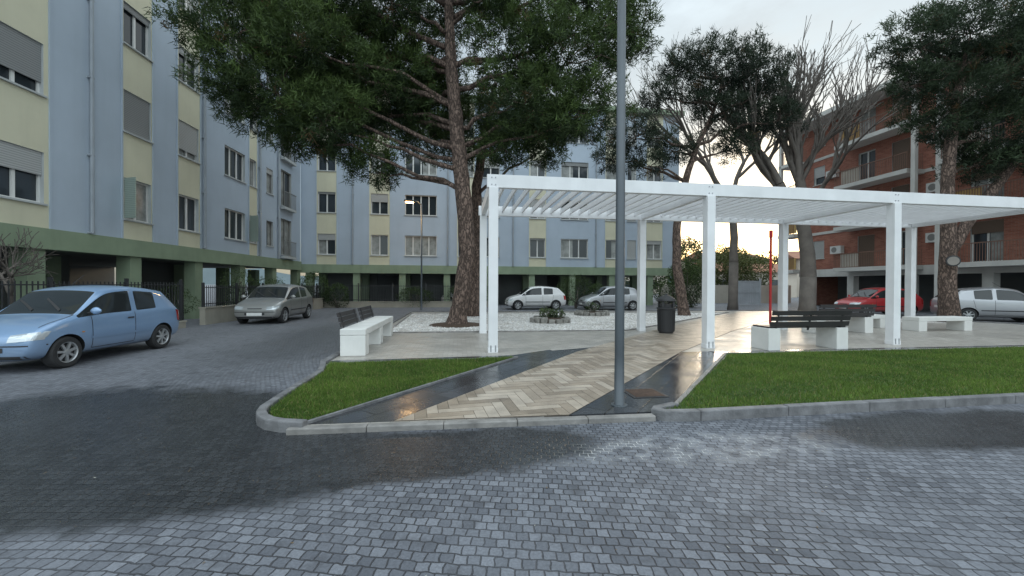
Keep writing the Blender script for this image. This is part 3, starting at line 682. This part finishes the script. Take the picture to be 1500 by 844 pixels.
house(27,52,12,8,3.4,.1); house(41,56,10,8,5.5,-.3); house(16,75,14,8,6,0); house(36,70,12,9,6.5,.2)
q=MB(); a=Vector((12.9,34,0)); b2=Vector((25,35,0)); c=(a+b2)/2; d=(b2-a)/2; nn=Vector((-d.y,d.x,0)).normalized()
q.obox((c.x,c.y,.8),d,nn*.12,(0,0,.8)); q.build('boundary_wall',[M('boundary_plaster',(.46,.43,.37),.9,.15,.8,streak=.2)])
gt=empty('metal_gate',(17.3,30.2,0),AU); q=MB()
for i in range(14): q.box(i*.16,i*.16+.03,0,.03,.1,1.9)
for z in (.1,1.0,1.87): q.box(-.02,2.14,-.01,.04,z,z+.06)
q.box(-.12,-.02,-.03,.07,0,2.1); q.box(2.14,2.24,-.03,.07,0,2.1); q.box(-.0,2.1,.032,.036,.1,1.9)
q.build('gate_leaf',[M('galvanised',(.45,.47,.50),.5,.1,metal=.2)],gt)

# ------------------------------------------------------------ fences
mIron=M('wrought_iron',(.03,.032,.035),.5,.2); mPl=M('plaster_low_wall',(.32,.30,.25),.85,.15,1.2,.2,40,streak=.3)
def fence(name,a,b,hw=.45,ht=1.5,pil=3.2):
    a=Vector(a);b=Vector(b);L=(b-a).length; p=empty(name,a,math.atan2(b.y-a.y,b.x-a.x))
    q=MB(); q.box(0,L,-.1,.1,0,hw); q.box(-.02,L+.02,-.13,.13,hw,hw+.05)
    q.build('low_wall',[mPl],p)
    q=MB(); x=.1
    while x<L: q.box(x,x+.02,-.01,.01,hw+.05,ht); x+=.11
    x=0
    while x<=L: q.box(x,x+.07,-.035,.035,hw+.05,ht+.1); x+=pil*.6
    q.box(0,L,-.015,.015,hw+.15,hw+.18); q.box(0,L,-.015,.015,ht-.1,ht-.07)
    q.build('railings',[mIron],p)
fence('iron_fence',(-11.0,5.5,0),(-11.25,13.3,0),.2,1.55); fence('iron_fence',(-11.3,14.2,0),(-12.0,24.5,0),.6,1.45)
fence('iron_fence',(-12.2,25.1,0),(-1.2,26.6,0),.35,1.5,3.6)

# ------------------------------------------------------------ cars
mGlass,nt,b=newmat('car_glass'); b.inputs['Base Color'].default_value=(.022,.027,.029,1); b.inputs['Roughness'].default_value=.04; b.inputs['Specular IOR Level'].default_value=.5
mTyre=M('tyre_rubber',(.025,.025,.026),.8,.2,8); mRim=M('alloy_rim',(.45,.46,.47),.3,.1,metal=.6); mTrim=M('black_trim',(.03,.03,.032),.55,.15)
mHead,nt,b=newmat('headlamp'); b.inputs['Base Color'].default_value=(.55,.59,.61,1); b.inputs['Roughness'].default_value=.08; b.inputs['Metallic'].default_value=.35; b.inputs['Coat Weight'].default_value=1
mTail=M('tail_lamp',(.35,.02,.02),.15,.1,coat=1); mPlate=M('number_plate',(.7,.7,.68),.5,.05); mWell=M('wheel_well',(.012,.012,.012),.9)
mAmb=M('amber_lamp',(.6,.25,.03),.3)
def paint(name,col,metal=.3):
    m,nt,b=newmat(name); tc=N(nt,'ShaderNodeTexCoord'); nz=noise(nt,tc.outputs['Object'],2,4)
    sp=N(nt,'ShaderNodeSeparateXYZ'); nt.links.new(tc.outputs['Object'],sp.inputs[0])
    dirt=math_(nt,'MULTIPLY',ramp(nt,sp.outputs[2],.6,.15),math_(nt,'MULTIPLY',nz.outputs[0],.8))
    nt.links.new(mixc(nt,dirt,mixc(nt,nz.outputs[0],[c*.92 for c in col],[min(1,c*1.06) for c in col]),(.2,.18,.16)),b.inputs['Base Color'])
    b.inputs['Metallic'].default_value=metal; b.inputs['Roughness'].default_value=.36; b.inputs['Coat Weight'].default_value=.8; b.inputs['Coat Roughness'].default_value=.06; return m
STN=[(0,.80,.28,.50,.54,0),(.012,.89,.22,.57,.62,0),(.05,.96,.19,.67,.75,0),(.13,.99,.18,.77,.86,0),(.235,1,.18,.84,.94,0),
 (.385,1,.18,.865,1.36,1),(.45,1,.18,.87,1.43,1),(.575,1,.18,.875,1.455,1),(.605,1,.18,.88,1.45,1),(.765,1,.18,.905,1.41,1),(.865,.99,.18,.93,1.34,1),
 (.965,.97,.21,.91,1.0,0),(.988,.92,.25,.80,.86,0),(1,.84,.30,.58,.64,0)]
def car(loc,rz,pmat,L=3.5,Wd=1.6,H=1.45,wr=.285,doors=3,wb=(.175,.815),ribs=7):
    par=empty('parked_car',loc,rz); w=Wd/2; hz=H/1.44; V=[];F=[];MI=[]
    rings=[]
    for (fx,ws,zb,sh,tp,cab) in STN:
        x=fx*L-L/2; ww=w*ws; sh*=hz; tp*=hz; m=(zb+sh)/2
        if cab:
            wt=.78*w; h=[(0,zb),(.8*ww,zb),(.965*ww,zb+.09),(ww,m),(.985*ww,sh-.02),(.955*ww,sh+.035),(wt+.045,tp-.105),(wt-.02,tp-.03),(.66*wt,tp-.004),(0,tp+.01)]
        else:
            dz=tp-sh; h=[(0,zb),(.8*ww,zb),(.965*ww,zb+.09),(ww,m),(.985*ww,sh-.02),(.95*ww,sh+.25*dz),(.9*ww,sh+.5*dz),(.84*ww,sh+.7*dz),(.58*ww,sh+.92*dz),(0,sh+dz)]
        ring=[(x,y,z) for y,z in h]+[(x,-y,z) for y,z in reversed(h[1:-1])]
        rings.append(range(len(V),len(V)+len(ring))); V+=ring
    nr=18
    for i in range(len(STN)-1):
        for j in range(nr):
            j2=(j+1)%nr; F.append((rings[i][j],rings[i][j2],rings[i+1][j2],rings[i+1][j]))
            jj=j if j<9 else 17-j
            gl=0
            if jj==5 and i in (4,5,6,8): gl=1
            if i==4 and jj in (7,8): gl=1
            if i==10 and jj in (7,8): gl=1
            MI.append(gl)
    F.append(tuple(rings[0])[::-1]);MI.append(0); F.append(tuple(rings[-1])); MI.append(0)
    me=bpy.data.meshes.new('t'); me.from_pydata(V,[],F); me.materials.append(pmat); me.materials.append(mGlass); me.materials.append(mWell)
    me.polygons.foreach_set('material_index',MI); me.update()
    bm=bmesh.new(); bm.from_mesh(me); bmesh.ops.recalc_face_normals(bm,faces=bm.faces)
    cr=bm.edges.layers.float.new('crease_edge'); cv=bm.verts.layers.float.new('crease_vert')
    for ed in bm.edges:
        mats={f.material_index for f in ed.link_faces}
        if len(mats)==2: ed[cr]=.9
    for f in bm.faces:
        if f.material_index==1:
            for vv in f.verts:
                n1=sum(1 for g_ in vv.link_faces if g_.material_index==1)
                if n1==1: vv[cv]=.5
    bm.to_mesh(me); bm.free()
    o=bpy.data.objects.new('t',me); COL.objects.link(o); ss=o.modifiers.new('s','SUBSURF'); ss.levels=3; ss.render_levels=3
    cm=MB()
    for fx in wb:
        for sgn in (1,-1):
            y0,y1=sorted((sgn*(w-.27),sgn*(w+.15)))
            cm.lathe([(.0001,y0),(wr+.04,y0),(wr+.04,y1),(.0001,y1)],(fx*L-L/2,0,wr),'y',32,0)
    cme=bpy.data.meshes.new('c'); cme.from_pydata(cm.v,[],cm.f); 
    for _ in range(3): cme.materials.append(mWell)
    cme.polygons.foreach_set('material_index',[2]*len(cm.f))
    b3=bmesh.new(); b3.from_mesh(cme); bmesh.ops.remove_doubles(b3,verts=b3.verts,dist=.0005); bmesh.ops.recalc_face_normals(b3,faces=b3.faces); b3.to_mesh(cme); b3.free()
    cobj=bpy.data.objects.new('c',cme); COL.objects.link(cobj)
    bo=o.modifiers.new('b','BOOLEAN'); bo.operation='DIFFERENCE'; bo.object=cobj; bo.solver='EXACT'
    dg=bpy.context.evaluated_depsgraph_get(); dg.update(); ev=o.evaluated_get(dg); fin=bpy.data.meshes.new_from_object(ev)
    bpy.data.objects.remove(o); bpy.data.objects.remove(cobj)
    fin.polygons.foreach_set('use_smooth',[True]*len(fin.polygons)); fin.name='body'
    try: fin.set_sharp_from_angle(angle=math.radians(40))
    except Exception: pass
    ob=bpy.data.objects.new('body',fin); COL.objects.link(ob); ob.parent=par
    bv=BVHTree.FromPolygons([v.co.copy() for v in fin.vertices],[tuple(p.vertices) for p in fin.polygons])
    q=MB()
    def patch(kind,c,nx,ny,off,mi,sgn=1):
        G=[]
        for i in range(nx+1):
            row=[]
            for j in range(ny+1):
                s=i/nx;t=j/ny
                a=c[0][0]*(1-s)*(1-t)+c[1][0]*s*(1-t)+c[2][0]*s*t+c[3][0]*(1-s)*t
                bq=c[0][1]*(1-s)*(1-t)+c[1][1]*s*(1-t)+c[2][1]*s*t+c[3][1]*(1-s)*t
                if kind=='side': O=Vector((a,sgn*3,bq));Dr=Vector((0,-sgn,0))
                elif kind=='front': O=Vector((-5,a,bq));Dr=Vector((1,0,0))
                elif kind=='rear': O=Vector((5,a,bq));Dr=Vector((-1,0,0))
                elif kind=='top': O=Vector((a,bq,4));Dr=Vector((0,0,-1))
                hit=bv.ray_cast(O,Dr)
                if hit[0] is None: return
                nn=hit[1]; nn=nn if nn.dot(Dr)<0 else -nn
                row.append(hit[0]+nn*off)
            G.append(row)
        n0=len(q.v)
        for r in G: q.v+= [tuple(p) for p in r]
        for i in range(nx):
            for j in range(ny):
                A=n0+i*(ny+1)+j; q.f.append((A,A+ny+1,A+ny+2,A+1)); q.m.append(mi)
    X=lambda f:f*L-L/2
    zb=.9*hz
    for sg in (1,-1):
        def seam(x0,z0,x1,z1,wd=.006):
            if abs(x1-x0)<abs(z1-z0): patch('side',[(x0-wd,z0),(x0+wd,z0),(x1+wd,z1),(x1-wd,z1)],1,10,.003,0,sg)
            else: patch('side',[(x0,z0-wd),(x1,z1-wd),(x1,z1+wd),(x0,z0+wd)],12,1,.003,0,sg)
        seam(X(.31),.30,X(.305),zb*.97); seam(X(.59),.30,X(.59),zb); seam(X(.31),.29,X(.59),.29)
        if doors==5: seam(X(.59),.29,X(.72),.29); seam(X(.745),.40,X(.775),zb); 
        patch('side',[(X(.30),.47),(X(.71),.47),(X(.71),.51),(X(.30),.51)],12,1,.012,6 if doors==3 else 0,sg)
        patch('side',[(X(.27),.18),(X(.72),.18),(X(.72),.225),(X(.27),.225)],12,1,.006,0,sg)
        patch('side',[(X(.53),zb*.86),(X(.575),zb*.86),(X(.575),zb*.89),(X(.53),zb*.89)],3,1,.02,0 if doors==3 else 6,sg)
        y0,y1=sg*w*.50,sg*w*.95
        patch('front',[(y0,.52*hz),(y1,.55*hz),(y1,.68*hz),(y0,.63*hz)],8,5,.008,1)
        patch('side',[(X(.008),.55*hz),(X(.075),.59*hz),(X(.095),.68*hz),(X(.02),.63*hz)],6,4,.008,1,sg)
        patch('rear',[(sg*w*.72,.60),(sg*w*.95,.60),(sg*w*.95,.88),(sg*w*.76,.88)],4,5,.008,2)
        patch('side',[(X(.952),.62),(X(.990),.62),(X(.972),.86),(X(.94),.88)],4,5,.008,2,sg)
        patch('side',[(X(.245),.60),(X(.26),.60),(X(.26),.62),(X(.245),.62)],1,1,.008,5,sg)
        q.tube([(X(.295),sg*w*.93,zb+.03),(X(.292),sg*(w+.07),zb+.06)],.02,6,0)
        mm=[]
        for k in range(7):
            t=k/6; rr=.065*math.sin(math.pi*(.08+.84*t)); mm.append((rr,-.09+.18*t))
        base=len(q.v); q.lathe(mm,(0,0,0),'y',12,6)
        for k in range(base,len(q.v)):
            a=q.v[k]; q.v[k]=(X(.29)+a[0]*.75,sg*(w+.10)+a[1],zb+.08+a[2]*1.1)
        q.f.append(tuple(range(base,base+12)));q.m.append(6); q.f.append(tuple(range(base+72,base+84)));q.m.append(6)
    patch('front',[(-w*.42,.36),(w*.42,.36),(w*.42,.44),(-w*.42,.44)],10,3,.006,0)
    patch('front',[(-w*.8,.245),(w*.8,.245),(w*.8,.30),(-w*.8,.30)],14,3,.006,0)
    patch('front',[(-w*.30,.555*hz),(w*.30,.555*hz),(w*.30,.585*hz),(-w*.30,.585*hz)],10,2,.006,0)
    patch('front',[(-w*.96,.455),(w*.96,.455),(w*.96,.475),(-w*.96,.475)],18,1,.006,0)
    hh=bv.ray_cast(Vector((-5,0,.38)),Vector((1,0,0)))
    if hh[0]: q.box(hh[0].x-.022,hh[0].x-.006,-.26,.26,.335,.445,3)
    hh=bv.ray_cast(Vector((5,0,.62)),Vector((-1,0,0)))
    if hh[0]: q.box(hh[0].x+.0,hh[0].x+.02,-.26,.26,.56,.67,3)
    for yy in (-.35,.1): 
        patch('top',[(X(.25),yy),(X(.262),yy),(X(.33),yy+.42),(X(.322),yy+.42)],1,6,.012,0)
    q.tube([(X(.43),0,H+.0),(X(.51),0,H+.22)],.006,5,0)
    patch('top',[(X(.07),w*.80),(X(.23),w*.86),(X(.23),w*.875),(X(.07),w*.815)],10,1,.003,0)
    patch('top',[(X(.07),-w*.80),(X(.23),-w*.86),(X(.23),-w*.875),(X(.07),-w*.815)],10,1,.003,0)
    q.build('trim_and_lamps',[mTrim,mHead,mTail,mPlate,mGlass,mAmb,pmat],par,smooth=False)
    k=0
    for fx in wb:
        for sg in (1,-1):
            wq=MB(); yo=sg*(w-.02); yi=sg*(w-.20)
            r=wr
            pf=[(r*.62,yo-sg*.012),(r*.66,yo),(r*.9,yo),(r*.985,yo-sg*.025),(r,yo-sg*.06),(r,yi+sg*.05),(r*.96,yi),(r*.6,yi)]
            c=(X(fx),0,r-.003)
            wq.lathe(pf,c,'y',32,0)
            wq.lathe([(r*.64,yo-sg*.01),(r*.655,yo+sg*.0),(r*.60,yo-sg*.012),(r*.58,yo-sg*.05)],c,'y',32,1)
            wq.lathe([(r*.60,yo-sg*.06),(.0,yo-sg*.06)],c,'y',32,2)
            wq.lathe([(r*.16,yo-sg*.06),(r*.15,yo-sg*.01),(.0,yo-sg*.006)],c,'y',16,1)
            for i in range(ribs):
                a=2*math.pi*i/ribs+.3; dr=Vector((math.cos(a),0,math.sin(a))); tn=Vector((-math.sin(a),0,math.cos(a)))
                cc=Vector(c)+dr*r*.37+Vector((0,yo-sg*.028,0))
                wq.obox(cc,dr*r*.25,tn*r*.075,Vector((0,.014,0)),1)
            wq.build('wheel_%d'%k,[mTyre,mRim,mTrim],par,smooth=False); k+=1
    return par
pBlue=paint('light_blue_paint',(.215,.335,.52),.25); pSil=paint('silver_paint',(.34,.34,.33),.5); pWh=paint('white_paint',(.74,.74,.74),.0); pSil2=paint('silver_grey_paint',(.40,.41,.43),.5); pRed=paint('red_paint',(.45,.025,.03),.1)
car((-8.74,7.92,0),math.radians(96),pBlue,3.34,1.51,1.45,.28)
car((-9.7,16.1,0),math.radians(97),pSil,3.6,1.64,1.49,.30,5,ribs=5)
car((1.45,24.6,0),AU,pWh,3.7,1.65,1.45,.29,5)
car((6.1,24.3,0),AU,pSil2,3.7,1.65,1.48,.29,5)
car((19.6,20.9,0),AU-.2,pRed,3.45,1.6,1.46,.28,5)
car((21.4,17.3,0),math.radians(-25)+math.pi,pSil2,3.6,1.65,1.50,.29,5)
car((-3.6,30.2,0),AU,pWh,3.7,1.65,1.5,.29,5)

# ------------------------------------------------------------ street furniture
mPole=M('lamp_post_paint',(.075,.088,.10),.45,.1,4,metal=.2)
def lamp(loc,h,r,arm,rz,lit=False):
    p=empty('street_lamp',loc,rz); q=MB()
    q.lathe([(0,0),(r*1.7,0),(r*1.7,.015),(r*1.05,.016),(r,.6),(r*.8,h),(0,h)],(0,0,0),'z',20)
    q.build('pole',[mPole],p,smooth=False)
    for pl_ in p.children[0].data.polygons: pl_.use_smooth=abs(pl_.normal.z)<.5
    q=MB(); q.tube([(0,0,h-.1),(arm*.5,0,h+.12),(arm,0,h+.14)],[r*.6,r*.5,r*.45],8)
    q.obox((arm+.25*(1 if arm>0 else -1),0,h+.13),(.3,0,-.02),(0,.13,0),(0,0,.045)); q.build('arm_and_head',[mPole],p,bevel=.01)
    m,nt,b=newmat('lamp_lens'); b.inputs['Base Color'].default_value=(.7,.7,.65,1)
    if lit: b.inputs['Emission Color'].default_value=(1,.50,.14,1); b.inputs['Emission Strength'].default_value=20
    q=MB(); s=1 if arm>0 else -1; xa,xb=sorted((arm+s*.02,arm+s*.48)); q.box(xa,xb,-.10,.10,h+.03,h+.082)
    q.build('lens',[m],p)
    if lit:
        l=bpy.data.lights.new('lamp_light','POINT'); l.energy=90; l.color=(1,.62,.28); l.shadow_soft_size=.12
        lo=bpy.data.objects.new('lamp_light',l); COL.objects.link(lo); lo.parent=p; lo.location=(arm+s*.25,0,h-.12)
    return p
lamp((1.30,4.69,ZP),7.5,.057,.6,AU)
lamp((-5.35,23.0,0),6.3,.055,-.45,AU,True)
q=MB(); p=empty('drain_grate',(1.78,5.2,ZP+.006),AU); q.box(-.24,.24,-.2,.2,0,.006,0)
for i in range(9): q.box(-.20,.20,-.165+i*.04,-.145+i*.04,.006,.012,1)
q.build('grate',[mTrim,M('cast_iron',(.10,.065,.05),.6,.3,10,metal=.4)],p)
mConc=M('white_concrete',(.66,.655,.63),.75,.08,2,.15,60,streak=.12); mSlat=M('dark_slats',(.035,.033,.035),.45,.2)
def backbench(loc,rz,Ln,nseg=1):
    p=empty('park_bench',loc,rz); q=MB()
    for x in (0,Ln-.3):
        q.box(x,x+.3,-.04,.5,0,.50)
    q.build('concrete_supports',[mConc],p,bevel=.012)
    q=MB()
    for i in range(4): q.box(.0+.03,Ln-.03,.0+i*.125,.10+i*.125,.503,.54)
    q.build('seat',[mSlat],p)
    q=MB()
    for i in range(3): q.obox((Ln/2,-.06-.03*i,.60+i*.125),(Ln/2-.02,0,0),(0,.014,0),(0,-.012,.052))
    for x in (.2,Ln/2,Ln-.2): q.obox((x,-.05,.66),(.02,0,0),(0,.01,0),(0,-.05,.21))
    q.build('backrest',[mSlat],p); return p
backbench((5.75,8.75,ZP),AU,2.05); backbench((9.3,11.9,ZP),AU,2.0)
def slabbench(loc,rz,Ln,w=.48,h=.5,back=False):
    p=empty('concrete_bench',loc,rz); q=MB()
    q.box(0,Ln,0,w,h-.13,h); q.box(.0+.003,.32,.003,w-.003,0,h-.13); q.box(Ln-.32,Ln-.003,.003,w-.003,0,h-.13)
    if Ln>2.6: q.box(Ln/2-.16,Ln/2+.16,.003,w-.003,0,h-.13)
    q.build('slab',[mConc],p,bevel=.015)
    if back:
        q=MB()
        for s in range(back):
            x0=.15+s*(Ln/back); x1=x0+Ln/back-.3
            for i in range(3): q.obox(((x0+x1)/2,w+.03+.03*i,h+.07+i*.10),((x1-x0)/2,0,0),(0,.014,0),(0,.010,.042))
            for x in (x0+.15,x1-.15): q.obox((x,w+.03,h+.12),(.02,0,0),(0,.01,0),(0,.05,.20))
        q.build('backrest',[mSlat],p)
    return p
slabbench((-2.95,7.85,ZP),AU+math.pi/2,3.4,.5,.55,back=2)
slabbench((13.2,12.6,ZP),AU,2.1,.5,.46)
slabbench((11.6,13.4,ZP),AU,1.6,.5,.46)
p=empty('litter_bin',(4.72,11.9,ZP)); q=MB()
q.lathe([(0,0),(.20,0),(.205,.04),(.235,.06),(.25,.72),(.275,.74),(.275,.79),(.235,.80)],(0,0,0),'z',28,0)
for i in range(28):
    a=2*math.pi*i/28; q.obox((.25*math.cos(a),.25*math.sin(a),.40),(.006*math.cos(a),.006*math.sin(a),0),(-.012*math.sin(a),.012*math.cos(a),0),(.008*math.cos(a),.008*math.sin(a),.31),0)
q.build('body',[mTrim],p)
q=MB()
for i in range(4):
    a=math.pi/4+math.pi/2*i; q.box(.22*math.cos(a)-.03,.22*math.cos(a)+.03,.22*math.sin(a)-.03,.22*math.sin(a)+.03,.79,.98)
q.lathe([(.0,.98),(.27,.98),(.285,1.0),(.25,1.06),(.15,1.13),(.05,1.16),(.03,1.2),(0,1.21)],(0,0,0),'z',28,0); q.lathe([(.19,.78),(.19,.9),(0,.9)],(0,0,0),'z',20,0)
q.build('hood',[mTrim],p)
p=empty('red_post',(9.3,14,ZP)); q=MB(); q.lathe([(0,0),(.09,0),(.09,.02),(.04,.021),(.04,3.35),(.0,3.38)],(0,0,0),'z',14); q.lathe([(.06,3.2),(.06,3.45),(0,3.47)],(0,0,0),'z',14); q.build('post',[M('red_enamel',(.50,.03,.03),.4,.1)],p)
mStone=M('planter_stone',(.24,.23,.21),.85,.35,6,.6,20); mSoil2=M('soil',(.07,.045,.03),.95,.3,8,.6)
def planter(x,y,r,hs=1.0):
    p=empty('stone_planter',(x,y,ZP)); q=MB(); n=int(2*math.pi*r/.26)
    for i in range(n):
        a=2*math.pi*i/n; h=random.uniform(.08,.12)*hs; q.obox((r*math.cos(a),r*math.sin(a),h),(.10*math.cos(a),.10*math.sin(a),0),(-.118*math.sin(a),.118*math.cos(a),0),(random.uniform(-.01,.01),0,h))
    q.build('stone_ring',[mStone],p,bevel=.03)
    q=MB(); q.lathe([(r,.0),(r*.98,.13*hs),(r*.5,.17*hs),(0,.19*hs)],(0,0,0),'z',20); q.build('soil',[mSoil2],p)
planter(1.5,15.3,.7); planter(3.9,19,.75)
q=MB(); q.lathe([(1.0,ZP),(.9,ZP+.035),(.6,ZP+.07),(0,ZP+.1)],(-2.0,14,0),'z',28); q.build('earth_mound',[mSoil2],smooth=True)
shrub('agave_plant',[(1.35,15.3,.42,.3,.25,.22),(1.85,15.3,.38,.22,.2,.18),(1.6,15.5,.36,.2,.2,.16)],4200,.09,(.04,.06,.03),(.12,.16,.07))
shrub('flower_shrub',[(3.9,19,.45,.35,.3,.28)],4200,.06,gA,gB)
p=empty('round_sign',(17.62,15.55,2.55),AU-.7); q=MB(); q.lathe([(0,-.02),(.2,-.02),(.22,0),(.2,.02),(0,.02)],(0,0,0),'y',24,0); q.lathe([(0,-.024),(.17,-.024),(.17,-.02)],(0,0,0),'y',24,1); q.tube([(0,0.02,0),(.2,.25,0)],.02,6,0); q.build('disc',[mTrim,M('sign_face',(.22,.2,.18),.5)],p)
n=700; Pn=np.column_stack([rng.uniform(-7,8,n),rng.uniform(1.6,12,n),np.full(n,.006)]); ins=(Pn[:,1]<3.7+.13*Pn[:,0])|(Pn[:,0]<-3.4); Pn=Pn[ins]; n=len(Pn)
D=unit(n); D[:,2]*=.08; sdv=np.zeros((n,3)); sdv[:,2]=1
colr=np.tile(np.array([[.20,.14,.08]]),(n,1)); colr[rng.random(n)<.3]=[.5,.48,.42]
leafobj('fallen_leaves',Pn,D/np.linalg.norm(D,axis=1,keepdims=True),rng.uniform(.01,.028,n),rng.uniform(.006,.014,n),colr,mLeaf,side=sdv)
print('objects',len(bpy.data.objects))
